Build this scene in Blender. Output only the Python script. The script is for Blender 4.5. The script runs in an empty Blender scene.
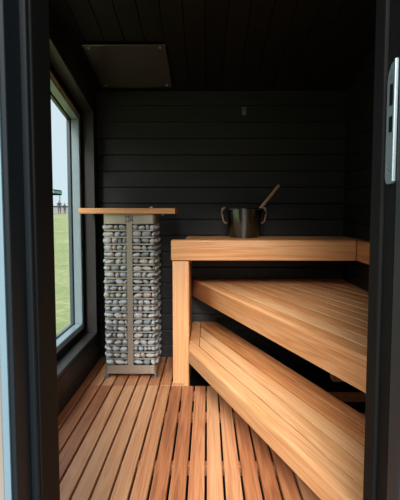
import bpy, bmesh, math, random
from mathutils import Vector, Matrix, Euler, noise
random.seed(7)
S = bpy.context.scene
COL = S.collection
PI = math.pi

# ------------------------------------------------------------------ camera
F, H = 490.0, 1.15
pitch = math.atan2(38.0, F)
yaw = math.atan2(7.0, math.hypot(F, 38.0))
cd = bpy.data.cameras.new('camera')
cd.sensor_fit = 'VERTICAL'; cd.sensor_height = 36.0; cd.lens = 36.0 * F / 500.0
cd.clip_start = 0.05; cd.clip_end = 600
cam = bpy.data.objects.new('camera', cd); COL.objects.link(cam)
cam.location = (0, 0, H)
cam.rotation_euler = (PI / 2 - pitch, 0, yaw)
S.camera = cam

# ------------------------------------------------------------------ world: bright veiled sky behind the viewer, pale sky ahead
SUN_DIR = Vector((-0.1, -1.0, 0.6)).normalized()      # towards the sun
w = bpy.data.worlds.new('sky'); S.world = w; w.use_nodes = True
nt = w.node_tree; nt.nodes.clear()
o_ = nt.nodes.new('ShaderNodeOutputWorld'); bg = nt.nodes.new('ShaderNodeBackground')
tc = nt.nodes.new('ShaderNodeTexCoord')
dot = nt.nodes.new('ShaderNodeVectorMath'); dot.operation = 'DOT_PRODUCT'
dot.inputs[1].default_value = SUN_DIR
mr = nt.nodes.new('ShaderNodeMapRange'); mr.inputs['From Min'].default_value = 0.55; mr.inputs['From Max'].default_value = 1.0
mr.inputs['To Min'].default_value = 0.88; mr.inputs['To Max'].default_value = 4.0
mr.interpolation_type = 'SMOOTHSTEP'
cr = nt.nodes.new('ShaderNodeMix'); cr.data_type = 'RGBA'
cr.inputs[6].default_value = (0.80, 0.97, 1.06, 1); cr.inputs[7].default_value = (1.0, 0.99, 0.97, 1)
mr2 = nt.nodes.new('ShaderNodeMapRange'); mr2.inputs['From Min'].default_value = 0.0; mr2.inputs['From Max'].default_value = 1.0
nt.links.new(tc.outputs['Generated'], dot.inputs[0])
nt.links.new(dot.outputs['Value'], mr.inputs['Value']); nt.links.new(dot.outputs['Value'], mr2.inputs['Value'])
nt.links.new(mr2.outputs[0], cr.inputs[0]); nt.links.new(cr.outputs[2], bg.inputs['Color'])
sx = nt.nodes.new('ShaderNodeSeparateXYZ'); nt.links.new(tc.outputs['Generated'], sx.inputs[0])
me_ = nt.nodes.new('ShaderNodeMapRange'); me_.interpolation_type = 'SMOOTHSTEP'
me_.inputs['From Min'].default_value = 0.28; me_.inputs['From Max'].default_value = 0.85
me_.inputs['To Min'].default_value = 0.0; me_.inputs['To Max'].default_value = 2.1
nt.links.new(sx.outputs['Z'], me_.inputs['Value'])
ad = nt.nodes.new('ShaderNodeMath'); ad.operation = 'ADD'
nt.links.new(mr.outputs[0], ad.inputs[0]); nt.links.new(me_.outputs[0], ad.inputs[1])
# low sky behind the viewer, dimmed to keep light from under the benches
lo = nt.nodes.new('ShaderNodeMapRange'); lo.interpolation_type = 'SMOOTHSTEP'
lo.inputs['From Min'].default_value = 0.12; lo.inputs['From Max'].default_value = 0.36; lo.inputs['To Min'].default_value = 0.12; lo.inputs['To Max'].default_value = 1.0
bk_ = nt.nodes.new('ShaderNodeMapRange'); bk_.interpolation_type = 'SMOOTHSTEP'
bk_.inputs['From Min'].default_value = -0.45; bk_.inputs['From Max'].default_value = 0.0; bk_.inputs['To Min'].default_value = 0.0; bk_.inputs['To Max'].default_value = 1.0
nt.links.new(sx.outputs['Z'], lo.inputs['Value']); nt.links.new(sx.outputs['Y'], bk_.inputs['Value'])
mxx = nt.nodes.new('ShaderNodeMath'); mxx.operation = 'MAXIMUM'; nt.links.new(lo.outputs[0], mxx.inputs[0]); nt.links.new(bk_.outputs[0], mxx.inputs[1])
mu = nt.nodes.new('ShaderNodeMath'); mu.operation = 'MULTIPLY'; nt.links.new(ad.outputs[0], mu.inputs[0]); nt.links.new(mxx.outputs[0], mu.inputs[1])
nt.links.new(mu.outputs[0], bg.inputs['Strength']); nt.links.new(bg.outputs[0], o_.inputs['Surface'])

# ------------------------------------------------------------------ sun, softened by cloud
sd = bpy.data.lights.new('sun', 'SUN'); sd.energy = 9.3; sd.angle = math.radians(24); sd.color = (1.0, 0.96, 0.90)
sun = bpy.data.objects.new('sun', sd); COL.objects.link(sun)
sun.rotation_euler = Vector((-0.07, -1.0, 0.66)).to_track_quat('Z', 'Y').to_euler()

vs = S.view_settings
vs.view_transform = 'Standard'; vs.look = 'None'; vs.exposure = 0.0; vs.gamma = 1.0; vs.use_curve_mapping = False

# ------------------------------------------------------------------ materials
def new_mat(name):
    m = bpy.data.materials.new(name); m.use_nodes = True
    return m, m.node_tree, m.node_tree.nodes['Principled BSDF']

def plain(name, col, rough=0.5, metal=0.0, var=0.12, scale=20, bump=0.0, spec=0.5):
    m, nt, b = new_mat(name)
    tc = nt.nodes.new('ShaderNodeTexCoord'); n = nt.nodes.new('ShaderNodeTexNoise'); n.inputs['Scale'].default_value = scale
    n.inputs['Detail'].default_value = 4
    r = nt.nodes.new('ShaderNodeMapRange'); r.inputs['To Min'].default_value = 1 - var; r.inputs['To Max'].default_value = 1 + var
    mx = nt.nodes.new('ShaderNodeVectorMath'); mx.operation = 'SCALE'; mx.inputs[0].default_value = col[:3]
    nt.links.new(tc.outputs['Object'], n.inputs['Vector']); nt.links.new(n.outputs['Fac'], r.inputs['Value'])
    nt.links.new(r.outputs[0], mx.inputs['Scale']); nt.links.new(mx.outputs[0], b.inputs['Base Color'])
    b.inputs['Roughness'].default_value = rough; b.inputs['Metallic'].default_value = metal
    b.inputs['Specular IOR Level'].default_value = spec
    if bump:
        bp = nt.nodes.new('ShaderNodeBump'); bp.inputs['Strength'].default_value = bump; bp.inputs['Distance'].default_value = 0.003
        nt.links.new(n.outputs['Fac'], bp.inputs['Height']); nt.links.new(bp.outputs[0], b.inputs['Normal'])
    return m

def wood(name, axis, light, mid, dark, rough=0.45, isl=0.35, bump=0.15, spec=0.4, stretch=14.0, grain=0.62, scale=7.0):
    """board wood: grain runs along object axis; every board (mesh island) has its own tone"""
    m, nt, b = new_mat(name); L = nt.links; N = nt.nodes
    tc = N.new('ShaderNodeTexCoord'); geo = N.new('ShaderNodeNewGeometry')
    off = N.new('ShaderNodeVectorMath'); off.operation = 'SCALE'; off.inputs[0].default_value = (37.0, 23.0, 51.0)
    L.new(geo.outputs['Random Per Island'], off.inputs['Scale'])
    add = N.new('ShaderNodeVectorMath'); add.operation = 'ADD'
    L.new(tc.outputs['Object'], add.inputs[0]); L.new(off.outputs[0], add.inputs[1])
    mp = N.new('ShaderNodeMapping'); sc = [stretch] * 3; sc['xyz'.index(axis)] = 0.38
    mp.inputs['Scale'].default_value = sc; L.new(add.outputs[0], mp.inputs['Vector'])
    n1 = N.new('ShaderNodeTexNoise'); n1.inputs['Scale'].default_value = 1.5; n1.inputs['Detail'].default_value = 3; n1.inputs['Distortion'].default_value = 0.6
    L.new(mp.outputs[0], n1.inputs['Vector'])
    # cathedral rings out of the noise field
    mul = N.new('ShaderNodeMath'); mul.operation = 'MULTIPLY'; mul.inputs[1].default_value = scale
    L.new(n1.outputs['Fac'], mul.inputs[0])
    fr = N.new('ShaderNodeMath'); fr.operation = 'PINGPONG'; fr.inputs[1].default_value = 0.5; L.new(mul.outputs[0], fr.inputs[0])
    mp2 = N.new('ShaderNodeMapping'); sc2 = [130.0] * 3; sc2['xyz'.index(axis)] = 2.2
    mp2.inputs['Scale'].default_value = sc2; L.new(add.outputs[0], mp2.inputs['Vector'])
    n2 = N.new('ShaderNodeTexNoise'); n2.inputs['Scale'].default_value = 1.0; n2.inputs['Detail'].default_value = 3
    L.new(mp2.outputs[0], n2.inputs['Vector'])
    mx = N.new('ShaderNodeMath'); mx.operation = 'MULTIPLY_ADD'; mx.inputs[1].default_value = grain
    L.new(fr.outputs[0], mx.inputs[0])
    sub = N.new('ShaderNodeMath'); sub.operation = 'MULTIPLY_ADD'; sub.inputs[1].default_value = 0.45; sub.inputs[2].default_value = -0.08
    L.new(n2.outputs['Fac'], sub.inputs[0]); L.new(sub.outputs[0], mx.inputs[2])
    a2 = N.new('ShaderNodeMath'); a2.operation = 'MULTIPLY_ADD'; a2.inputs[1].default_value = isl
    L.new(geo.outputs['Random Per Island'], a2.inputs[0])
    L.new(mx.outputs[0], a2.inputs[2])
    s3 = N.new('ShaderNodeMath'); s3.operation = 'SUBTRACT'; s3.inputs[1].default_value = isl * 0.4; s3.use_clamp = True
    L.new(a2.outputs[0], s3.inputs[0])
    ramp = N.new('ShaderNodeValToRGB'); e = ramp.color_ramp.elements
    e[0].position = 0.0; e[0].color = (*light, 1); e[1].position = 0.85; e[1].color = (*dark, 1)
    k = ramp.color_ramp.elements.new(0.42); k.color = (*mid, 1)
    L.new(s3.outputs[0], ramp.inputs[0]); L.new(ramp.outputs[0], b.inputs['Base Color'])
    b.inputs['Roughness'].default_value = rough; b.inputs['Specular IOR Level'].default_value = spec
    bp = N.new('ShaderNodeBump'); bp.inputs['Strength'].default_value = bump; bp.inputs['Distance'].default_value = 0.001
    L.new(n2.outputs['Fac'], bp.inputs['Height']); L.new(bp.outputs[0], b.inputs['Normal'])
    return m

BL, BM_, BD = (0.68, 0.40, 0.20), (0.54, 0.235, 0.088), (0.23, 0.062, 0.017)
WX = wood('bench_wood_x', 'x', BL, BM_, BD, isl=0.25)
WY = wood('bench_wood_y', 'y', BL, BM_, BD, isl=0.46)
WZ = wood('bench_wood_z', 'z', BL, BM_, BD, isl=0.1, grain=0.4)
FL = wood('floor_wood', 'y', (0.52, 0.27, 0.135), (0.38, 0.144, 0.060), (0.16, 0.048, 0.018), isl=0.5, rough=0.5)
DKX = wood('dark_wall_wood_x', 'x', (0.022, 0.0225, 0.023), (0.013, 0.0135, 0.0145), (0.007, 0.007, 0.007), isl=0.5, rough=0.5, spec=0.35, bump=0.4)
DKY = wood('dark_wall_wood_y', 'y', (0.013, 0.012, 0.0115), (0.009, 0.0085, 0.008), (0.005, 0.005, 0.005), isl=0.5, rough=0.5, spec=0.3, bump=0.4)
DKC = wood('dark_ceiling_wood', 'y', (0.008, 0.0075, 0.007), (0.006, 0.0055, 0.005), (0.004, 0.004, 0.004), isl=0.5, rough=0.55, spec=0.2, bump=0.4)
DKZ = wood('dark_wood_z', 'z', (0.036, 0.033, 0.032), (0.027, 0.025, 0.024), (0.017, 0.015, 0.015), isl=0.2, rough=0.42, bump=0.2)
TRIM = wood('trim_wood', 'y', (0.30, 0.27, 0.13), (0.24, 0.21, 0.10), (0.14, 0.12, 0.06), isl=0.1)
HANDLE = wood('ladle_wood', 'z', (0.55, 0.36, 0.22), (0.42, 0.25, 0.14), (0.25, 0.13, 0.07), isl=0.1, scale=5)
BLACK = plain('black_void', (0.006, 0.006, 0.006), 0.9, spec=0.1)
FRAME = plain('dark_frame_paint', (0.006, 0.0062, 0.0065), 0.6, var=0.05, spec=0.05)
FRAMEB = plain('blue_grey_frame_paint', (0.007, 0.010, 0.013), 0.5, var=0.05, spec=0.10)
ALU = plain('pale_aluminium', (0.075, 0.125, 0.16), 0.6, 0.0, var=0.05)
SASH = plain('grey_sash_paint', (0.035, 0.05, 0.06), 0.35, var=0.05)
SASHB = plain('pale_grey_blue_sash', (0.20, 0.27, 0.30), 0.30, var=0.05)
STEEL = plain('brushed_steel', (0.47, 0.43, 0.36), 0.36, 0.75, var=0.06, scale=60)
PLATE = plain('ceiling_steel', (0.74, 0.64, 0.58), 0.25, 1.0, var=0.1, scale=6)
ZINC = plain('zinc', (0.24, 0.30, 0.33), 0.45, 0.8, var=0.08, scale=80)
SCREW = plain('screw_steel', (0.6, 0.6, 0.6), 0.3, 1.0)
REDDISH = plain('reddish_metal', (0.62, 0.26, 0.16), 0.4, 0.4)
BUCKET = plain('gunmetal', (0.14, 0.155, 0.15), 0.22, 1.0, var=0.15, scale=14)
LEATHER = plain('tan_leather', (0.34, 0.19, 0.12), 0.5, var=0.1, scale=40)
INK = plain('black_ink', (0.01, 0.01, 0.01), 0.6)
SENSOR = plain('grey_plastic', (0.10, 0.10, 0.10), 0.4)
CLAD = wood('outer_cladding', 'z', (0.16, 0.145, 0.13), (0.14, 0.125, 0.11), (0.10, 0.09, 0.08), isl=0.2)
GREENC = plain('green_canvas', (0.03, 0.11, 0.095), 0.8)
GREENL = plain('pale_green_canvas', (0.10, 0.22, 0.19), 0.8)
WHITEP = plain('white_paint', (0.13, 0.14, 0.14), 0.6)
PALE = plain('pale_render', (0.105, 0.115, 0.12), 0.8)
NAVY = plain('dark_teal_cloth', (0.012, 0.05, 0.07), 0.9)
BROWN = plain('brown_cloth', (0.16, 0.06, 0.045), 0.9)
SKIN = plain('skin', (0.50, 0.28, 0.21), 0.6)
HAIR = plain('dark_hair', (0.09, 0.035, 0.03), 0.7)
PEBB = plain('pale_pebble', (0.65, 0.68, 0.68), 0.7)

def stone_mat():
    m, nt, b = new_mat('sauna_stone'); N = nt.nodes; L = nt.links
    oi = N.new('ShaderNodeObjectInfo'); tc = N.new('ShaderNodeTexCoord')
    n = N.new('ShaderNodeTexNoise'); n.inputs['Scale'].default_value = 45; n.inputs['Detail'].default_value = 5
    L.new(tc.outputs['Object'], n.inputs['Vector'])
    r = N.new('ShaderNodeValToRGB'); e = r.color_ramp.elements
    e[0].color = (0.12, 0.15, 0.165, 1); e[1].color = (0.68, 0.76, 0.79, 1)
    k = r.color_ramp.elements.new(0.5); k.color = (0.34, 0.40, 0.43, 1)
    k = r.color_ramp.elements.new(0.92); k.color = (0.38, 0.35, 0.33, 1)
    a = N.new('ShaderNodeMath'); a.operation = 'MULTIPLY_ADD'; a.inputs[1].default_value = 0.35
    s = N.new('ShaderNodeMath'); s.operation = 'MULTIPLY_ADD'; s.inputs[1].default_value = 0.85; s.inputs[2].default_value = -0.1
    L.new(oi.outputs['Random'], s.inputs[0]); L.new(n.outputs['Fac'], a.inputs[0]); L.new(s.outputs[0], a.inputs[2])
    L.new(a.outputs[0], r.inputs[0]); L.new(r.outputs[0], b.inputs['Base Color'])
    b.inputs['Roughness'].default_value = 0.6
    bp = N.new('ShaderNodeBump'); bp.inputs['Strength'].default_value = 0.25; bp.inputs['Distance'].default_value = 0.002
    L.new(n.outputs['Fac'], bp.inputs['Height']); L.new(bp.outputs[0], b.inputs['Normal'])
    return m
STONE = stone_mat()

def glass_mat():
    m = bpy.data.materials.new('window_glass'); m.use_nodes = True; nt = m.node_tree; nt.nodes.clear()
    o = nt.nodes.new('ShaderNodeOutputMaterial'); t = nt.nodes.new('ShaderNodeBsdfTransparent'); g = nt.nodes.new('ShaderNodeBsdfGlossy')
    t.inputs['Color'].default_value = (0.985, 0.995, 0.995, 1); g.inputs['Roughness'].default_value = 0.02
    lw = nt.nodes.new('ShaderNodeLayerWeight'); lw.inputs['Blend'].default_value = 0.5; f = nt.nodes.new('ShaderNodeMath'); f.operation = 'POWER'; f.inputs[1].default_value = 11.0; nt.links.new(lw.outputs['Facing'], f.inputs[0]); mx = nt.nodes.new('ShaderNodeMixShader')
    nt.links.new(f.outputs[0], mx.inputs[0]); nt.links.new(t.outputs[0], mx.inputs[1]); nt.links.new(g.outputs[0], mx.inputs[2])
    nt.links.new(mx.outputs[0], o.inputs['Surface']); return m
GLASS = glass_mat()

def grass_mat():
    m, nt, b = new_mat('meadow'); N = nt.nodes; L = nt.links
    tc = N.new('ShaderNodeTexCoord')
    n = N.new('ShaderNodeTexNoise'); n.inputs['Scale'].default_value = 0.35; n.inputs['Detail'].default_value = 6; n.inputs['Roughness'].default_value = 0.7
    n2 = N.new('ShaderNodeTexNoise'); n2.inputs['Scale'].default_value = 9; n2.inputs['Detail'].default_value = 5
    L.new(tc.outputs['Object'], n.inputs['Vector']); L.new(tc.outputs['Object'], n2.inputs['Vector'])
    a = N.new('ShaderNodeMath'); a.operation = 'MULTIPLY_ADD'; a.inputs[1].default_value = 0.5
    h = N.new('ShaderNodeMath'); h.operation = 'MULTIPLY'; h.inputs[1].default_value = 0.5
    L.new(n.outputs['Fac'], a.inputs[0]); L.new(n2.outputs['Fac'], h.inputs[0]); L.new(h.outputs[0], a.inputs[2])
    r = N.new('ShaderNodeValToRGB'); e = r.color_ramp.elements
    e[0].position = 0.3; e[0].color = (0.075, 0.095, 0.040, 1); e[1].position = 0.62; e[1].color = (0.19, 0.18, 0.10, 1)
    k = r.color_ramp.elements.new(0.5); k.color = (0.105, 0.128, 0.055, 1)
    L.new(a.outputs[0], r.inputs[0]); L.new(r.outputs[0], b.inputs['Base Color']); b.inputs['Roughness'].default_value = 0.9
    b.inputs['Specular IOR Level'].default_value = 0.1
    return m
GRASS = grass_mat()

# ------------------------------------------------------------------ helpers
def link(name, bm, mat, parent=None, smooth=None, mods=None):
    me = bpy.data.meshes.new(name)
    bmesh.ops.recalc_face_normals(bm, faces=bm.faces)
    bm.to_mesh(me); bm.free(); me.materials.append(mat)
    if smooth is not None:
        for p in me.polygons: p.use_smooth = True
        if smooth < 3:
            bm2 = bmesh.new(); bm2.from_mesh(me)
            for e in bm2.edges:
                if len(e.link_faces) == 2 and e.calc_face_angle(0) > smooth: e.smooth = False
            bm2.to_mesh(me); bm2.free()
    o = bpy.data.objects.new(name, me); COL.objects.link(o)
    if parent: o.parent = parent
    return o

def tag(o, label=None, cat=None, group=None, kind=None):
    if label: o['label'] = label
    if cat: o['category'] = cat
    if group: o['group'] = group
    if kind: o['kind'] = kind
    return o

def struct(o): o['kind'] = 'structure'; return o

def empty(name, loc=(0, 0, 0), rz=0, label=None, cat=None, group=None, kind=None):
    o = bpy.data.objects.new(name, None); COL.objects.link(o); o.location = loc; o.rotation_euler = (0, 0, rz)
    o.empty_display_size = 0.1
    return tag(o, label, cat, group, kind)

def merge(bm, b2, M=None):
    if M: bmesh.ops.transform(b2, matrix=M, verts=b2.verts)
    me = bpy.data.meshes.new('tmp'); b2.to_mesh(me); b2.free(); bm.from_mesh(me); bpy.data.meshes.remove(me)

def box(bm, x0, x1, y0, y1, z0, z1, bev=0.0, seg=2, M=None):
    b = bmesh.new(); bmesh.ops.create_cube(b, size=1.0)
    bmesh.ops.scale(b, vec=(x1 - x0, y1 - y0, z1 - z0), verts=b.verts)
    bmesh.ops.translate(b, vec=((x0 + x1) / 2, (y0 + y1) / 2, (z0 + z1) / 2), verts=b.verts)
    if bev: bmesh.ops.bevel(b, geom=b.edges[:], offset=bev, segments=seg, affect='EDGES', profile=0.5)
    merge(bm, b, M); return bm

def prism(bm, poly, z0, z1, bev=0.0, seg=2, topbev=None, M=None, bevfn=None):
    """poly: list of (u,v); extruded over z; M maps (u,v,z) to the place"""
    if len(poly) < 3: return bm
    b = bmesh.new()
    lo = [b.verts.new((p[0], p[1], z0)) for p in poly]; hi = [b.verts.new((p[0], p[1], z1)) for p in poly]
    b.faces.new(lo[::-1]); b.faces.new(hi); n = len(poly)
    for i in range(n): b.faces.new((lo[i], lo[(i + 1) % n], hi[(i + 1) % n], hi[i]))
    if topbev:
        es = [e for e in b.edges if all(v.co.z > z1 - 1e-6 for v in e.verts) and (bevfn is None or bevfn(e))]
        if es: bmesh.ops.bevel(b, geom=es, offset=topbev, segments=4, affect='EDGES', profile=0.5)
    elif bev:
        bmesh.ops.bevel(b, geom=b.edges[:], offset=bev, segments=seg, affect='EDGES', profile=0.5)
    merge(bm, b, M); return bm

def clip(poly, a, b, c):
    """keep a*x+b*y<=c"""
    out = []
    for i in range(len(poly)):
        p, q = poly[i], poly[(i + 1) % len(poly)]
        dp, dq = a * p[0] + b * p[1] - c, a * q[0] + b * q[1] - c
        if dp <= 0: out.append(p)
        if (dp < 0 < dq) or (dq < 0 < dp):
            t = dp / (dp - dq); out.append((p[0] + (q[0] - p[0]) * t, p[1] + (q[1] - p[1]) * t))
    res = []
    for p in out:
        if not res or math.hypot(p[0] - res[-1][0], p[1] - res[-1][1]) > 1e-4: res.append(p)
    if len(res) > 1 and math.hypot(res[0][0] - res[-1][0], res[0][1] - res[-1][1]) < 1e-4: res.pop()
    return res

def area(p):
    return abs(sum(p[i][0] * p[(i + 1) % len(p)][1] - p[(i + 1) % len(p)][0] * p[i][1] for i in range(len(p)))) / 2 if len(p) > 2 else 0

def tube(bm, pts, r, n=10, rx=None):
    rs = r if isinstance(r, (list, tuple)) else [r] * len(pts)
    rings = []; pts = [Vector(p) for p in pts]
    t0 = (pts[1] - pts[0]).normalized(); ref = Vector((0, 0, 1)) if abs(t0.z) < 0.9 else Vector((1, 0, 0))
    for i, p in enumerate(pts):
        t = (pts[min(i + 1, len(pts) - 1)] - pts[max(i - 1, 0)]).normalized()
        a = t.cross(ref).normalized(); b = t.cross(a).normalized()
        k = (rx or 1.0)
        rings.append([bm.verts.new(p + (a * math.cos(2 * PI * j / n) * k + b * math.sin(2 * PI * j / n)) * rs[i]) for j in range(n)])
    for i in range(len(rings) - 1):
        for j in range(n):
            bm.faces.new((rings[i][j], rings[i][(j + 1) % n], rings[i + 1][(j + 1) % n], rings[i + 1][j]))
    bm.faces.new(rings[0]); bm.faces.new(rings[-1]); return bm

def lathe(bm, prof, n=48, M=None):
    b = bmesh.new(); rings = []
    for r, z in prof:
        rings.append([b.verts.new((r * math.cos(2 * PI * j / n), r * math.sin(2 * PI * j / n), z)) for j in range(n)])
    for i in range(len(rings) - 1):
        for j in range(n): b.faces.new((rings[i][j], rings[i][(j + 1) % n], rings[i + 1][(j + 1) % n], rings[i + 1][j]))
    b.faces.new(rings[0]); b.faces.new(rings[-1]); merge(bm, b, M); return bm

# ------------------------------------------------------------------ dimensions
XL, XR, YB, YF = -0.845, 1.06, 3.83, 1.06      # inner faces of the walls
CZ, CS = 2.07, 0.19                            # ceiling height at the back, slope towards the door
def ceil(y): return CZ + CS * (YB - y)
def headz(y): return 1.90 + CS * (3.69 - y)    # top of the window opening
WY0, WY1, SILL = 1.75, 3.69, 0.218

# ------------------------------------------------------------------ room shell
# back wall of horizontal boards
bm = bmesh.new(); z = ceil(YB) + 0.02
k = 0
while z > -0.12:
    box(bm, XL - 0.1, XR + 0.1, YB, YB + 0.02, z - 0.1215, z, 0.0045); z -= 0.125
box(bm, XL - 0.2, XR + 0.2, YB + 0.018, YB + 0.12, -0.15, 2.2)
struct(link('wall_back', bm, DKX))

MX = Matrix(((0, 0, 1, 0), (1, 0, 0, 0), (0, 1, 0, 0), (0, 0, 0, 1)))   # (u,v,w) -> x=w, y=u, z=v
def side_wall(name, x0, x1, xo0, xo1, opening):
    bm = bmesh.new(); z = -0.055
    def regions(poly):
        poly = clip(poly, CS, 1, ceil(0) + 0.01)           # below the sloping ceiling
        if not opening: return [poly]
        out = [clip(poly, 1, 0, WY0), clip(poly, -1, 0, -WY1)]
        mid = clip(clip(poly, 1, 0, WY1), -1, 0, -WY0)
        out.append(clip(mid, 0, 1, SILL)); out.append(clip(mid, -CS, -1, -(headz(0))))
        return out
    while z < 2.7:
        for p in regions([(YF - 0.05, z), (YB + 0.05, z), (YB + 0.05, z + 0.1215), (YF - 0.05, z + 0.1215)]):
            if area(p) > 2e-4: prism(bm, p, x0, x1, 0.003, 1, M=MX)
        z += 0.125
    for p in regions([(YF - 0.1, -0.3), (YB + 0.1, -0.3), (YB + 0.1, 2.75), (YF - 0.1, 2.75)]):
        if area(p) > 2e-4: prism(bm, p, xo0, xo1, M=MX)
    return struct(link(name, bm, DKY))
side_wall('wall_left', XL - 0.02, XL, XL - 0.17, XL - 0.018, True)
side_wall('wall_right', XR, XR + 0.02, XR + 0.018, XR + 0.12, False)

# ceiling boards running to the back
bm = bmesh.new(); x = -0.883
th = math.atan(CS)
Mc = Matrix.Translation((0, YB, CZ)) @ Matrix.Rotation(-th, 4, 'X')
while x < XR + 0.1:
    box(bm, x, x + 0.1215, -3.1, 0.08, 0.0, 0.02, 0.004, M=Mc); x += 0.125
box(bm, XL - 0.25, XR + 0.2, -3.15, 0.2, 0.018, 0.14, M=Mc)
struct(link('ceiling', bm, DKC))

# front wall around the door opening
DL, DR, DH = -0.372, 0.372, 2.38
bm = bmesh.new()
box(bm, XL - 0.17, DL, 0.925, YF, -0.3, 2.62); box(bm, DR, XR + 0.12, 0.925, YF, -0.3, 2.62); box(bm, DL, DR, 0.925, YF, DH, 2.62)
box(bm, DL, DR, 0.925, YF, -0.3, -0.03)
struct(link('wall_front', bm, DKX))
bm = bmesh.new(); x = -0.3705 - 0.094 - 0.097 * 9
box(bm, -1.3, -0.376, 0.879, 0.926, -0.25, 2.6); box(bm, 0.40, 1.3, 0.879, 0.926, -0.25, 2.6)
while x < 1.5:
    if x + 0.09 < -0.365 or x > 0.40: box(bm, x, x + 0.094, 0.856, 0.88, -0.25, 2.6, 0.002)
    x += 0.097
struct(link('trim_1', bm, CLAD))

# subfloor
TX = 0.335
bm = bmesh.new(); box(bm, XL - 0.1, XR + 0.1, YF - 0.1, YB + 0.1, -0.16, -0.075); struct(link('floor', bm, BLACK))
# slatted floor on bearers
bm = bmesh.new()
k = -11
PIT = 0.078
while True:
    x0 = -0.004 + PIT * k + 0.005; x1 = x0 + PIT - 0.010; k += 1
    if x0 > XR: break
    x0 = max(x0, XL + 0.004); x1 = min(x1, XR - 0.004)
    if x1 - x0 < 0.01: continue
    q = clip([(x0, YF + 0.02), (x1, YF + 0.02), (x1, 3.172), (x0, 3.172)], 1, TX, 1.16)
    if area(q) > 1e-3: prism(bm, q, -0.025, 0.0, 0.003, 2)
    if x1 < -0.16: box(bm, x0, x1, 3.178, YB - 0.01, -0.025, 0.0, 0.003, 2)
fl = struct(link('floor', bm, FL))
for y in (1.64, 2.215, 2.788, 3.12):
    bm = bmesh.new(); box(bm, XL + 0.01, XR - 0.01, y - 0.022, y + 0.022, -0.075, -0.025, 0.002); link('bearer', bm, FL, fl)
for y in (3.3, 3.72):
    bm = bmesh.new(); box(bm, XL + 0.01, -0.16, y - 0.022, y + 0.022, -0.075, -0.025, 0.002); link('bearer', bm, FL, fl)

# skirting under the window
# ------------------------------------------------------------------ window in the left wall
win = struct(empty('window_1', (XL, 2.7, SILL)))
def wobj(name, bm, mat):
    o = link(name, bm, mat); o.parent = win; o.matrix_parent_inverse = Matrix.Translation((-XL, -2.7, -SILL)); return o
def ring(bm, x0, x1, d0, d1, bev=0.002):
    """frame ring between inset d0 and d1 of the opening, x0..x1 deep"""
    a0, a1, s0 = WY0 + d0, WY1 - d0, SILL + d0; b0, b1, s1 = WY0 + d1, WY1 - d1, SILL + d1
    h0 = lambda y: headz(y) - d0; h1 = lambda y: headz(y) - d1
    prism(bm, [(a0, s0), (a1, s0), (b1, s1), (b0, s1)], x0, x1, bev, 1, M=MX)
    prism(bm, [(a1, s0), (a1, h0(a1)), (b1, h1(b1)), (b1, s1)], x0, x1, bev, 1, M=MX)
    prism(bm, [(a1, h0(a1)), (a0, h0(a0)), (b0, h1(b0)), (b1, h1(b1))], x0, x1, bev, 1, M=MX)
    prism(bm, [(a0, h0(a0)), (a0, s0), (b0, s1), (b0, h1(b0))], x0, x1, bev, 1, M=MX)
bm = bmesh.new(); ring(bm, XL - 0.16, XL + 0.004, -0.001, 0.014); wobj('reveal_lining', bm, DKZ)
bm = bmesh.new(); ring(bm, -1.01, -0.92, 0.014, 0.058); wobj('window_frame', bm, FRAME)
bm = bmesh.new(); ring(bm, -0.985, -0.928, 0.056, 0.100, 0.004); wobj('window_sash', bm, SASHB)
bm = bmesh.new(); ring(bm, -1.018, -0.993, 0.056, 0.104, 0.003); wobj('glazing_bead', bm, SASH)
bm = bmesh.new(); prism(bm, [(WY0 + .08, SILL + .08), (WY1 - .08, SILL + .08), (WY1 - .08, headz(WY1 - .08) - .08), (WY0 + .08, headz(WY0 + .08) - .08)], -0.992, -0.986, M=MX)
wobj('glass_pane', bm, GLASS)
bm = bmesh.new()
prism(bm, [(WY0 + .06, headz(WY0) - .068), (WY1 - .2, headz(WY1 - .2) - .068), (WY1 - .2, headz(WY1 - .2) - .086), (WY0 + .06, headz(WY0) - .086)], -0.929, -0.918, 0.002, 1, M=MX)
wobj('head_bead', bm, TRIM)

# ------------------------------------------------------------------ door frame
df = struct(empty('door_1', (0, 0.95, 0)))
def dobj(name, bm, mat, par=None):
    o = link(name, bm, mat); o.parent = df; o.matrix_parent_inverse = Matrix.Translation((0, -0.95, 0)); return o
bm = bmesh.new()
box(bm, -0.375, -0.333, 0.951, 1.065, -0.03, DH, 0.004)              # inner jamb
dobj('jamb', bm, FRAME)
bm = bmesh.new(); box(bm, -0.375, -0.337, 0.934, 0.95, -0.03, DH, 0.003); dobj('rebate', bm, FRAMEB)
bm = bmesh.new(); box(bm, -0.375, -0.348, 0.86, 0.932, -0.03, DH, 0.003); dobj('outer_frame', bm, FRAMEB)
bm = bmesh.new(); box(bm, -0.3695, -0.357, 0.853, 0.8595, -0.03, DH + 0.05, 0.001); dobj('flashing', bm, ALU)
bm = bmesh.new(); box(bm, 0.345, 0.375, 0.985, 1.045, -0.03, DH, 0.004); dobj('jamb', bm, FRAME)
bm = bmesh.new(); box(bm, 0.3525, 0.375, 0.925, 0.985, -0.03, DH, 0.002); dobj('rebate', bm, FRAME)
bm = bmesh.new(); box(bm, 0.350, 0.375, 0.86, 0.924, -0.03, DH, 0.006); dobj('outer_frame', bm, plain('slate_frame_paint', (0.014, 0.019, 0.023), 0.5, spec=0.25))
bm = bmesh.new(); box(bm, -0.37, 0.37, 0.90, 1.06, DH - 0.04, DH, 0.004); dobj('frame_head', bm, FRAME)
bm = bmesh.new(); box(bm, -0.345, 0.345, 0.90, 1.06, -0.03, 0.0, 0.004); dobj('threshold', bm, FRAME)
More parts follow.
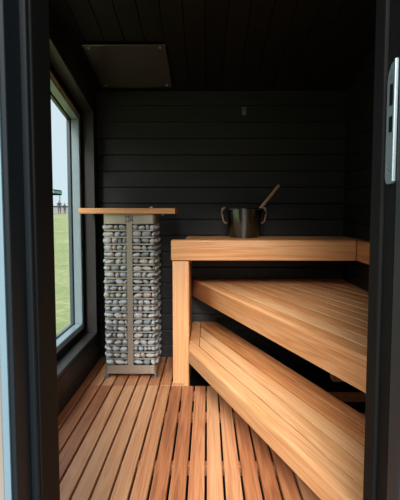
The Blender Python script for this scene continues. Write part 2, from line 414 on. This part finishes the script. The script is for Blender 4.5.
# strike plate
sp = []
for (y, z) in ((0.0, 0), (0.037, 0.0), (0.037, 0.23), (0.0, 0.23)): sp.append((y, z))
zz0, zz1 = 1.204, 1.434
y0, y1 = 0.932, 0.978
poly = [(y0, zz0), (y1 - 0.008, zz0), (y1, zz0 + 0.012)] + [(y1, zz1 - 0.035), (y1 - 0.005, zz1 - 0.018), (y1 - 0.018, zz1 - 0.004), (y0, zz1)]
bm = bmesh.new(); prism(bm, poly, 0.3500, 0.3526, M=MX)
box(bm, 0.3445, 0.3526, 0.9265, 0.9325, zz0 + 0.002, zz1 - 0.002, 0.002)
pl = dobj('strike_plate', bm, ZINC)
for (za, zb) in ((1.352, 1.392), (1.302, 1.332)):
    bm = bmesh.new(); box(bm, 0.3494, 0.3505, 0.948, 0.964, za, zb, 0.0003, 1)
    o = link('latch_hole', bm, BLACK); o.parent = pl
for zc in (1.405, 1.395, 1.225, 1.235):
    bm = bmesh.new(); box(bm, -0.0008, 0.0006, -0.007, 0.007, -0.0015, 0.0015, M=Matrix.Translation((0.3498, 0.956, zc)) @ Matrix.Rotation(0.5, 4, 'X'))
    o = link('screw', bm, SCREW); o.parent = pl

# ------------------------------------------------------------------ benches
TX = 0.335; NN = math.hypot(1, TX); RZ = math.atan(TX)
Rinv = Matrix.Rotation(-RZ, 4, 'Z')
def tol(poly, origin):
    return [tuple((Rinv @ Vector((p[0] - origin[0], p[1] - origin[1], 0))).xy) for p in poly]
def strip(s0, s1, xmin, ymax, xmax=XR - 0.006, ymin=YF + 0.01):
    # s = X + TX*Y
    big = [(s0 - TX * 5, 5), (s0 + TX * 1, -1), (s1 + TX * 1, -1), (s1 - TX * 5, 5)]
    p = clip(big, -1, 0, -xmin); p = clip(p, 1, 0, xmax); p = clip(p, 0, 1, ymax); p = clip(p, 0, -1, -ymin); return p
def bench_diag(name, label, top, th, s_edges, xmin, xslat, ymax, fw):
    og = (s_edges[0] - TX * 2.2, 2.2)
    root = empty(name, (og[0], og[1], 0), RZ, label, 'bench')
    # front beam
    bm = bmesh.new(); p = tol(strip(s_edges[0], s_edges[1] - 0.010, xmin, ymax), og)
    prism(bm, p, top - th, top, topbev=0.016, bevfn=lambda e: abs((e.verts[0].co.x + e.verts[1].co.x)) < 0.01)
    link('front_beam', bm, WY, root, smooth=0.5)
    bm = bmesh.new()
    for i in range(1, len(s_edges) - 1):
        q = strip(s_edges[i], s_edges[i + 1] - 0.011, xslat, ymax)
        if area(q) < 5e-4: continue
        prism(bm, tol(q, og), top - 0.045, top, topbev=0.0015)
    link('seat_slats', bm, WY, root, smooth=0.6)
    return root, og
# lower bench
lo_s = [0.900, 0.991, 1.084, 1.178, 1.270, 1.358]
LT, LTH = 0.290, 0.088
low, og = bench_diag('sauna_bench', 'low diagonal wooden step bench just above the slatted floor', LT, LTH, lo_s, -0.113, -0.046, 3.805, None)
bm = bmesh.new()
cap = clip(clip([(-0.113, 2.5), (-0.049, 2.5), (-0.049, 3.805), (-0.113, 3.805)], -1, -TX, -0.991), 0, 1, 3.805)
prism(bm, tol(cap, og), LT - 0.045, LT, topbev=0.003); 
co = link('end_board', bm, WY, low, smooth=0.6)
def bearer(root, og, y, s0, s1, z0, z1, mat=WX, xmin=-0.11):
    bm = bmesh.new(); p = [(max(s0 - TX * y, xmin), y - 0.02), (min(s1 - TX * y, XR - 0.008), y - 0.02), (min(s1 - TX * y, XR - 0.008), y + 0.02), (max(s0 - TX * y, xmin), y + 0.02)]
    prism(bm, tol(p, og), z0, z1, 0.002, 1); return link('bearer', bm, mat, root)
def leg(root, og, x, y, z1, wd=0.045):
    bm = bmesh.new(); p = [(x - wd, y - wd), (x + wd, y - wd), (x + wd, y + wd), (x - wd, y + wd)]
    prism(bm, tol(p, og), 0.001, z1, 0.003, 1); return link('leg', bm, WZ, root)
for y in (1.35, 2.3, 3.35): bearer(low, og, y, 1.0, 1.34, LT - 0.086, LT - 0.0455)
leg(low, og, 1.22 - TX * 1.35, 1.35, LT - 0.087); leg(low, og, 1.24 - TX * 2.3, 2.3, LT - 0.087)
# middle bench: a wide triangular platform reaching into the corner
MT, MTH = 0.630, 0.130
mi_s = [1.150] + [1.247 + 0.0955 * i for i in range(13)]
midb, og2 = bench_diag('sauna_bench', 'wide middle wooden bench platform set diagonally under the top bench', MT, MTH, mi_s, -0.113, -0.113, 3.805, None)
for y in (1.5, 2.35, 3.3): bearer(midb, og2, y, 1.26, 2.4, MT - 0.10, MT - 0.0455)
leg(midb, og2, 0.95, 1.5, MT - 0.101); 
leg(midb, og2, 0.9, 3.3, MT - 0.101)

# upper bench
UT, UTH, UY = 0.965, 0.136, 3.222
upb = empty('sauna_bench', (0.4, 3.5, 0), 0, 'top wooden bench along the dark back wall, bucket standing on it', 'bench')
def uobj(name, bm, mat, **k):
    o = link(name, bm, mat, **k); o.parent = upb; o.matrix_parent_inverse = Matrix.Translation((-0.4, -3.5, 0)); return o
bm = bmesh.new(); box(bm, -0.238, 0.983, UY, UY + 0.095, UT - UTH, UT, 0.009, 4); uobj('front_beam', bm, WX, smooth=0.5)
bm = bmesh.new(); y = UY + 0.099
while y < YB - 0.03:
    y2 = min(y + 0.09, YB - 0.006); box(bm, -0.15, XR - 0.008, y, y2, UT - 0.028, UT, 0.003); y = y2 + 0.004
uobj('seat_slats', bm, WX)
bm = bmesh.new(); box(bm, 0.985, XR - 0.006, 1.08, UY + 0.094, UT - UTH, UT, 0.006, 3); uobj('side_beam', bm, WY, smooth=0.5)
bm = bmesh.new(); box(bm, -0.228, -0.120, UY + 0.004, UY + 0.094, -0.0735, UT - UTH - 0.004, 0.004, 3); uobj('leg', bm, WZ, smooth=0.5)
bm = bmesh.new(); box(bm, -0.152, -0.118, UY + 0.096, YB - 0.01, -0.0735, UT - 0.03, 0.003); uobj('end_panel', bm, WY)
for xx in (0.3, 0.75):
    bm = bmesh.new(); box(bm, xx, xx + 0.04, UY + 0.097, YB - 0.008, UT - 0.10, UT - 0.0285, 0.002); uobj('bearer', bm, WY)

# ------------------------------------------------------------------ heater
HX0, HX1, HY0, HY1 = -0.708, -0.352, 3.335, 3.69
hc = ((HX0 + HX1) / 2, (HY0 + HY1) / 2)
heater = empty('sauna_heater', (hc[0], hc[1], 0), 0, 'tall square steel cage sauna heater packed with grey stones', 'heater')
def rsq(hw, r, n=6):
    pts = []
    for cx, cy, a0 in ((1, 1, 0), (-1, 1, 90), (-1, -1, 180), (1, -1, 270)):
        for i in range(n + 1):
            a = math.radians(a0 + 90 * i / n); pts.append((cx * (hw - r) + r * math.cos(a), cy * (hw - r) + r * math.sin(a)))
    return pts
def shell(bm, hw, t, r, z0, z1):
    b = bmesh.new(); P = rsq(hw, r); Q = rsq(hw - t, max(r - t, 0.002)); n = len(P)
    v = [[b.verts.new((p[0], p[1], z)) for p in L_] for L_ in (P, Q) for z in (z0, z1)]   # P0 P1 Q0 Q1
    for i in range(n):
        j = (i + 1) % n
        b.faces.new((v[0][i], v[0][j], v[1][j], v[1][i])); b.faces.new((v[2][j], v[2][i], v[3][i], v[3][j]))
        b.faces.new((v[1][i], v[1][j], v[3][j], v[3][i])); b.faces.new((v[0][j], v[0][i], v[2][i], v[2][j]))
    merge(bm, b)
HW = 0.178
NR, Z0R, PR = 21, 0.108, 0.0470                 # stone rows
bm = bmesh.new()
shell(bm, HW, 0.004, 0.024, 1.070, 1.136)       # top band
shell(bm, HW, 0.004, 0.024, 0.026, 0.086)       # bottom band
for k in range(NR - 1): shell(bm, HW, 0.004, 0.024, Z0R + PR * (k + 0.5) - 0.0052, Z0R + PR * (k + 0.5) + 0.0052)
for a in range(4):
    M = Matrix.Rotation(a * PI / 2, 4, 'Z'); box(bm, -0.019, 0.019, -HW - 0.0005, -HW + 0.0045, 0.08, 1.075, M=M)
box(bm, -0.165, 0.165, -0.165, 0.165, 0.03, 0.036)
link('cage', bm, STEEL, heater, smooth=0.5)
bm = bmesh.new(); box(bm, -0.125, 0.125, -0.125, 0.125, 0.037, 1.06, 0.03, 3); link('heating_core', bm, plain('dark_core', (0.03, 0.032, 0.034), 0.8), heater)  # plain dark box filling the cage behind the stones
bm = bmesh.new(); lathe(bm, [(0.14, 0.001), (0.145, 0.006), (0.14, 0.012), (0.05, 0.014)]); link('reddish_disc', bm, REDDISH, heater, smooth=0.6)  # flat reddish disc on the floor beneath the heater
for sx in (-1, 1):
    for sy in (-1, 1):
        bm = bmesh.new(); M = Matrix.Translation((sx * 0.170, sy * 0.168, 0))
        lathe(bm, [(0.024, 0.0005), (0.025, 0.006), (0.007, 0.009), (0.006, 0.030)], 16, M); lathe(bm, [(0.011, 0.017), (0.011, 0.023)], 6, M)
        link('foot', bm, ZINC, heater, smooth=0.5)
# maker's letters on the top band, two rows
def letter(bm, ch, x, z, wd, hh, t=0.0046):
    y0, y1 = -HW - 0.0012, -HW + 0.0005
    def bx(a, b, c, d): box(bm, x + a, x + b, y0, y1, z + c, z + d)
    if ch == 'H': bx(0, t, 0, hh); bx(wd - t, wd, 0, hh); bx(t, wd - t, hh / 2 - t / 2, hh / 2 + t / 2)
    if ch == 'U': bx(0, t, 0, hh); bx(wd - t, wd, 0, hh); bx(t, wd - t, 0, t)
    if ch == 'M':
        bx(0, t, 0, hh); bx(wd - t, wd, 0, hh); bx(t, wd - t, hh - t * 1.2, hh); bx(wd / 2 - t / 2, wd / 2 + t / 2, hh * 0.3, hh)
bm = bmesh.new()
letter(bm, 'H', -0.025, 1.107, 0.023, 0.021); letter(bm, 'U', 0.003, 1.107, 0.023, 0.021)
letter(bm, 'U', -0.025, 1.080, 0.023, 0.021); letter(bm, 'M', 0.003, 1.080, 0.023, 0.021)
link('lettering', bm, INK, heater)

# wooden rail lying over the heater top
rail = empty('wooden_rail', (-0.54, 3.5, 1.137), 0, 'flat wooden rail lying across the top of the stone heater', 'rail')
def robj(name, bm, mat):
    o = link(name, bm, mat, smooth=0.5); o.parent = rail; o.matrix_parent_inverse = Matrix.Translation((0.54, -3.5, -1.137)); return o
bm = bmesh.new(); box(bm, -0.868, -0.214, 3.298, 3.388, 1.138, 1.176, 0.005, 3); robj('front_board', bm, WX)
bm = bmesh.new(); box(bm, -0.868, -0.214, 3.600, 3.678, 1.138, 1.176, 0.005, 3); robj('rear_board', bm, WX)
bm = bmesh.new(); box(bm, -0.868, -0.785, 3.390, 3.598, 1.138, 1.176, 0.005, 3); robj('side_board', bm, WY)
bm = bmesh.new(); box(bm, -0.297, -0.214, 3.390, 3.598, 1.138, 1.176, 0.005, 3); robj('side_board', bm, WY)
bm = bmesh.new(); lathe(bm, [(0.008, 0), (0.010, 0.004), (0.006, 0.010)], 12, Matrix.Translation((-0.30, 3.33, 1.128))); robj('bolt', bm, ZINC)

# stones, individually, behind the slots
meshes = []
for v in range(10):
    b = bmesh.new(); bmesh.ops.create_icosphere(b, subdivisions=3, radius=1.0)
    sv = Vector((v * 7.3, v * 3.1, v * 1.7))
    for vert in b.verts:
        c = vert.co; n_ = noise.noise(c * 0.9 + sv) * 0.22 + noise.noise(c * 2.0 + sv) * 0.09
        d = c.copy()
        vert.co = d * (1 + n_)
    me = bpy.data.meshes.new('sauna_stone'); b.to_mesh(me); b.free(); me.materials.append(STONE)
    for p in me.polygons: p.use_smooth = True
    meshes.append(me)
rnd = random.Random(3)
def put_stone(x, y, z, hx, hy, hz, rz, tilt):
    o = bpy.data.objects.new('sauna_stone', rnd.choice(meshes)); COL.objects.link(o)
    o.location = (x, y, z); o.scale = (hx, hy, hz); o.rotation_euler = (0, tilt, rz)
    tag(o, 'rounded grey sauna stone held behind the steel bars of the heater cage', 'stone', 'grey stones packed in the heater cage')
def run(a0, a1, z, side):
    """fill the run a0..a1 along one side with stones"""
    a = a0
    while a < a1 - 0.012:
        L_ = rnd.choice((rnd.uniform(0.026, 0.045), rnd.uniform(0.045, 0.070))); 
        if a + L_ > a1 - 0.02: L_ = a1 - a
        L_ = min(L_, a1 - a)
        c = a + L_ / 2; hz = PR * rnd.uniform(0.28, 0.43); hd = rnd.uniform(0.016, 0.021)
        zz = z - 0.002 + rnd.uniform(-0.003, 0.002); t = rnd.uniform(-0.55, 0.55) if L_ < 0.05 else rnd.uniform(-0.25, 0.25); out = HW - (0.0125 if side == 0 else 0.009) + rnd.uniform(-0.003, 0.004)
        hl = L_ * 0.5
        if side == 0: put_stone(hc[0] + c, hc[1] - out, zz, hl, hd, hz, 0, t)
        if side == 1: put_stone(hc[0] + out, hc[1] + c, zz, hl, hd, hz, PI / 2, t)
        if side == 3: put_stone(hc[0] - out, hc[1] + c, zz, hl, hd, hz, PI / 2, t)
        a += L_ + rnd.uniform(0.0, 0.002)
for k in range(NR):
    z = Z0R + PR * k
    run(-0.172, -0.020, z, 0); run(0.020, 0.172, z, 0)
    run(-0.150, -0.020, z, 1); run(0.022, 0.11, z, 1)
    run(-0.145, -0.050, z, 3)
bm = bmesh.new(); bmesh.ops.create_icosphere(bm, subdivisions=2, radius=1.0)
for v in bm.verts: v.co = Vector((v.co.x * 0.012, v.co.y * 0.009, v.co.z * 0.005))
pb = link('pebble', bm, PEBB, smooth=3.2); pb.location = (-0.375, 3.32, 1.181)
tag(pb, 'tiny pale stone chip lying on the wooden rail', 'pebble')

# ------------------------------------------------------------------ steel heat shield on the ceiling
shd = empty('heat_shield', (-0.51, 3.43, ceil(3.43) - 0.02), 0, 'square brushed steel heat shield plate screwed under the ceiling above the heater', 'metal plate')
shd.rotation_euler = (-th, 0, 0)
bm = bmesh.new(); box(bm, -0.27, 0.25, -0.315, 0.285, -0.003, 0.0, 0.0008, 1); link('plate', bm, PLATE, shd)
for sx in (-0.235, 0.215):
    for sy in (-0.28, 0.25):
        bm = bmesh.new(); lathe(bm, [(0.005, 0.016), (0.005, -0.003), (0.009, -0.0035), (0.007, -0.007)], 12, Matrix.Translation((sx, sy, 0)))
        link('screw', bm, SCREW, shd, smooth=0.5)

# small sensor on the back wall
sn = empty('temperature_sensor', (0.283, YB - 0.001, 1.92), 0, 'small grey sensor box fixed high on the dark back wall', 'sensor')
bm = bmesh.new(); box(bm, -0.019, 0.019, -0.02, -0.001, -0.032, 0.032, 0.003); link('housing', bm, SENSOR, sn)
bm = bmesh.new(); box(bm, -0.013, 0.013, -0.023, -0.0195, -0.026, -0.004, 0.002); link('grille', bm, plain('pale_grille', (0.2, 0.2, 0.2), 0.4), sn)

# ------------------------------------------------------------------ bucket and ladle
bk = empty('sauna_bucket', (0.270, 3.60, UT), 0, 'dark metal sauna bucket with tan side handles on the top bench', 'bucket')
bm = bmesh.new()
lathe(bm, [(0.02, 0.0), (0.102, 0.0), (0.107, 0.005), (0.141, 0.200), (0.145, 0.204), (0.145, 0.210), (0.141, 0.213), (0.137, 0.210), (0.103, 0.010), (0.02, 0.008)], 64)
link('body', bm, BUCKET, bk, smooth=0.6)
bm = bmesh.new(); lathe(bm, [(0.02, 0.148), (0.124, 0.148), (0.124, 0.150), (0.02, 0.150)], 48); link('water', bm, plain('water', (0.02, 0.025, 0.025), 0.05), bk)
for s in (-1, 1):
    bm = bmesh.new(); pts = []
    for i in range(13):
        t = i / 12
        a = math.radians(100 - 200 * t)
        pts.append((s * (0.137 + 0.025 * math.cos(a) * 1.0 + (0.004 if i < 6 else -0.006)), 0, 0.158 + 0.054 * math.sin(a)))
    tube(bm, pts, 0.0065, 10, rx=1.0); h = link('handle', bm, LEATHER, bk, smooth=0.9)
    bm = bmesh.new(); tube(bm, [(s * 0.132, 0, 0.205), (s * 0.142, 0, 0.214), (s * 0.152, 0, 0.213), (s * 0.160, 0, 0.203)], 0.0078, 10); link('ferrule', bm, ZINC, h, smooth=0.9)
ld = empty('ladle', (0.30, 3.60, UT + 0.010), 0, 'wooden handled ladle leaning out of the dark bucket', 'ladle')
A = Vector((-0.012, 0, 0.075)); B = Vector((0.226, 0.0, 0.372))
rot = (B - A).to_track_quat('Z', 'Y').to_matrix().to_4x4(); Ln = (B - A).length
bm = bmesh.new()
lathe(bm, [(0.004, 0), (0.0085, 0.003), (0.0095, 0.1), (0.011, Ln * 0.6), (0.0125, Ln - 0.01), (0.010, Ln - 0.002), (0.004, Ln)], 16)
ho = link('handle', bm, HANDLE, ld, smooth=0.8); ho.matrix_local = Matrix.Translation(A) @ rot
bm = bmesh.new()
lathe(bm, [(0.01, 0), (0.028, 0.004), (0.036, 0.02), (0.038, 0.045), (0.035, 0.045), (0.033, 0.022), (0.025, 0.008), (0.01, 0.004)], 24, Matrix.Translation((-0.045, 0, 0.03)))
link('cup', bm, BUCKET, ld, smooth=0.8)

# ------------------------------------------------------------------ outside
GZ = lambda d: -0.335 + max(0, min(d, 57) - 5) * (1.245 / 52)
bm = bmesh.new(); rad = [0, 2, 4, 7, 11, 17, 25, 36, 50, 57, 66, 90, 150, 260]; NA = 48
rings = []
for r in rad:
    rings.append([bm.verts.new((r * math.cos(2 * PI * j / NA), r * math.sin(2 * PI * j / NA), GZ(r) if r * math.sin(2 * PI * j / NA) > -1 else -0.335)) for j in range(NA)] if r else [bm.verts.new((0, 0, -0.335))])
for i in range(len(rings) - 1):
    for j in range(NA):
        k = (j + 1) % NA
        if i == 0: bm.faces.new((rings[0][0], rings[1][j], rings[1][k]))
        else: bm.faces.new((rings[i][j], rings[i + 1][j], rings[i + 1][k], rings[i][k]))
tag(link('lawn', bm, GRASS, smooth=3.2), 'green meadow grass outside the window', 'grass', kind='stuff')
# landing in front of the door, carries the viewer
bm = bmesh.new(); box(bm, -1.4, 1.4, -1.6, 0.85, -0.333, -0.04, 0.01); struct(link('floor', bm, plain('dark_decking', (0.05, 0.045, 0.04), 0.8)))

YO = 60.0
def ox(px): return (px - 207) / F * YO
def oz(py): return H + (212 - py) / F * YO
gz = GZ(100) + 0.01
# market parasol / canopy
tent = empty('canopy_tent', (ox(44) * 62 / 60, YO + 2, gz), 0, 'distant green canopy tent on white posts beyond the grass', 'tent')
bm = bmesh.new()
hw = 1.75; e0, e1, zt = oz(194.3) - gz, oz(191.5) - gz, oz(187) - gz
b = bmesh.new()
lowr = [b.verts.new((sx * hw, sy * hw, e0)) for sx, sy in ((-1, -1), (1, -1), (1, 1), (-1, 1))]
midr = [b.verts.new((sx * hw, sy * hw, e0 + 0.62)) for sx, sy in ((-1, -1), (1, -1), (1, 1), (-1, 1))]
topv = b.verts.new((-0.3, 0, zt))
for i in range(4):
    j = (i + 1) % 4; b.faces.new((lowr[i], lowr[j], midr[j], midr[i])); b.faces.new((midr[i], midr[j], topv))
bmesh.ops.solidify(b, geom=b.faces[:], thickness=0.03)
merge(bm, b); link('roof', bm, GREENC, tent)
bm = bmesh.new(); box(bm, -hw - 0.02, hw + 0.02, -hw - 0.05, -hw - 0.02, e0 + 0.16, e0 + 0.52); box(bm, hw + 0.02, hw + 0.05, -hw - 0.05, hw + 0.05, e0 + 0.16, e0 + 0.48); link('valance', bm, GREENL, tent)
for sx in (-1, 1):
    for sy in (-1, 1):
        bm = bmesh.new(); tube(bm, [(sx * 1.55, sy * 1.6, 0), (sx * 1.55, sy * 1.6, e0 + 0.1)], 0.05, 8); link('post', bm, WHITEP, tent)
# pale low building far behind
hut = empty('building', (ox(50) - 1, YO + 16, GZ(90)), 0, 'pale white building far behind the green canopy', 'building')
bm = bmesh.new(); box(bm, -7, 4.6, -2, 2, 0, 1.15); link('wall', bm, PALE, hut)
bm = bmesh.new(); prism(bm, [(-2.3, 1.15), (2.3, 1.15), (0, 1.75)], -7.2, 4.8, M=MX); link('roof', bm, plain('grey_roof', (0.12, 0.14, 0.15), 0.8), hut)

def person(name, x, y, zg, hh, label, body, legs, rz=0):
    root = empty(name, (x, y, zg), rz, label, 'person')
    k = hh / 1.72
    V = [(0, 0, .92, .14), (0, 0, 1.10, .13), (0, 0, 1.32, .16), (0, 0, 1.45, .10), (0, 0, 1.50, .055), (0, -.01, 1.60, .095), (0, -.01, 1.69, .07),
         (-.10, 0, .86, .10), (-.11, -.01, .48, .065), (-.11, .02, .08, .045), (-.11, -.11, .03, .04),
         (.10, 0, .86, .10), (.13, .03, .48, .065), (.13, .06, .08, .045), (.13, -.07, .03, .04),
         (-.19, 0, 1.40, .06), (-.25, .0, 1.14, .045), (-.22, -.12, .92, .035), (-.21, -.17, .85, .03),
         (.19, 0, 1.40, .06), (.25, .02, 1.14, .045), (.24, -.06, .90, .035), (.235, -.09, .82, .03)]
    E_ = [(0, 1), (1, 2), (2, 3), (3, 4), (4, 5), (5, 6), (0, 7), (7, 8), (8, 9), (9, 10), (0, 11), (11, 12), (12, 13), (13, 14), (2, 15), (15, 16), (16, 17), (17, 18), (2, 19), (19, 20), (20, 21), (21, 22)]
    me = bpy.data.meshes.new('body'); me.from_pydata([(a * k * 1.1, b * k * 1.1, c * k) for a, b, c, r in V], E_, [])
    ob = bpy.data.objects.new('body', me); COL.objects.link(ob); ob.parent = root
    m = ob.modifiers.new('skin', 'SKIN'); m.use_smooth_shade = True
    for i, (a, b, c, r) in enumerate(V): me.skin_vertices[0].data[i].radius = (r * k * 1.2, r * k * 1.05)
    me.skin_vertices[0].data[0].use_root = True
    sb = ob.modifiers.new('sub', 'SUBSURF'); sb.levels = 1; sb.render_levels = 1
    # colour by height: skin head, jacket, trousers
    mt, nt, bs = new_mat('clothed_' + name); N = nt.nodes
    tcn = N.new('ShaderNodeTexCoord'); sx_ = N.new('ShaderNodeSeparateXYZ'); rp = N.new('ShaderNodeValToRGB'); rp.color_ramp.interpolation = 'CONSTANT'
    nt.links.new(tcn.outputs['Object'], sx_.inputs[0]); dv = N.new('ShaderNodeMath'); dv.operation = 'DIVIDE'; dv.inputs[1].default_value = hh
    nt.links.new(sx_.outputs['Z'], dv.inputs[0]); nt.links.new(dv.outputs[0], rp.inputs[0]); nt.links.new(rp.outputs[0], bs.inputs['Base Color'])
    e = rp.color_ramp.elements; e[0].position = 0; e[0].color = (*legs, 1); e[1].position = 0.54; e[1].color = (*body, 1)
    q = rp.color_ramp.elements.new(0.865); q.color = (0.16, 0.09, 0.07, 1)
    bs.inputs['Roughness'].default_value = 0.9
    me.materials.append(mt)
    bm = bmesh.new(); bmesh.ops.create_uvsphere(bm, u_segments=14, v_segments=10, radius=0.112 * k)
    for v in bm.verts:
        v.co.z = v.co.z * 0.9 + 1.655 * k; v.co.y += 0.015 * k
        if v.co.y < -0.03 * k and v.co.z < 1.68 * k: v.co.y = -0.03 * k
    link('hair', bm, HAIR, root, smooth=3.2)
person('person', ox(59.3), YO, gz, 1.6, 'person in dark jacket and brown trousers under the distant canopy', (0.006, 0.014, 0.02), (0.035, 0.014, 0.010), 0.4)
person('person', ox(64.6) * 62 / 60, YO + 2, gz, 1.35, 'person in dark teal clothes right of the canopy post', (0.004, 0.022, 0.028), (0.03, 0.022, 0.02), -0.5)
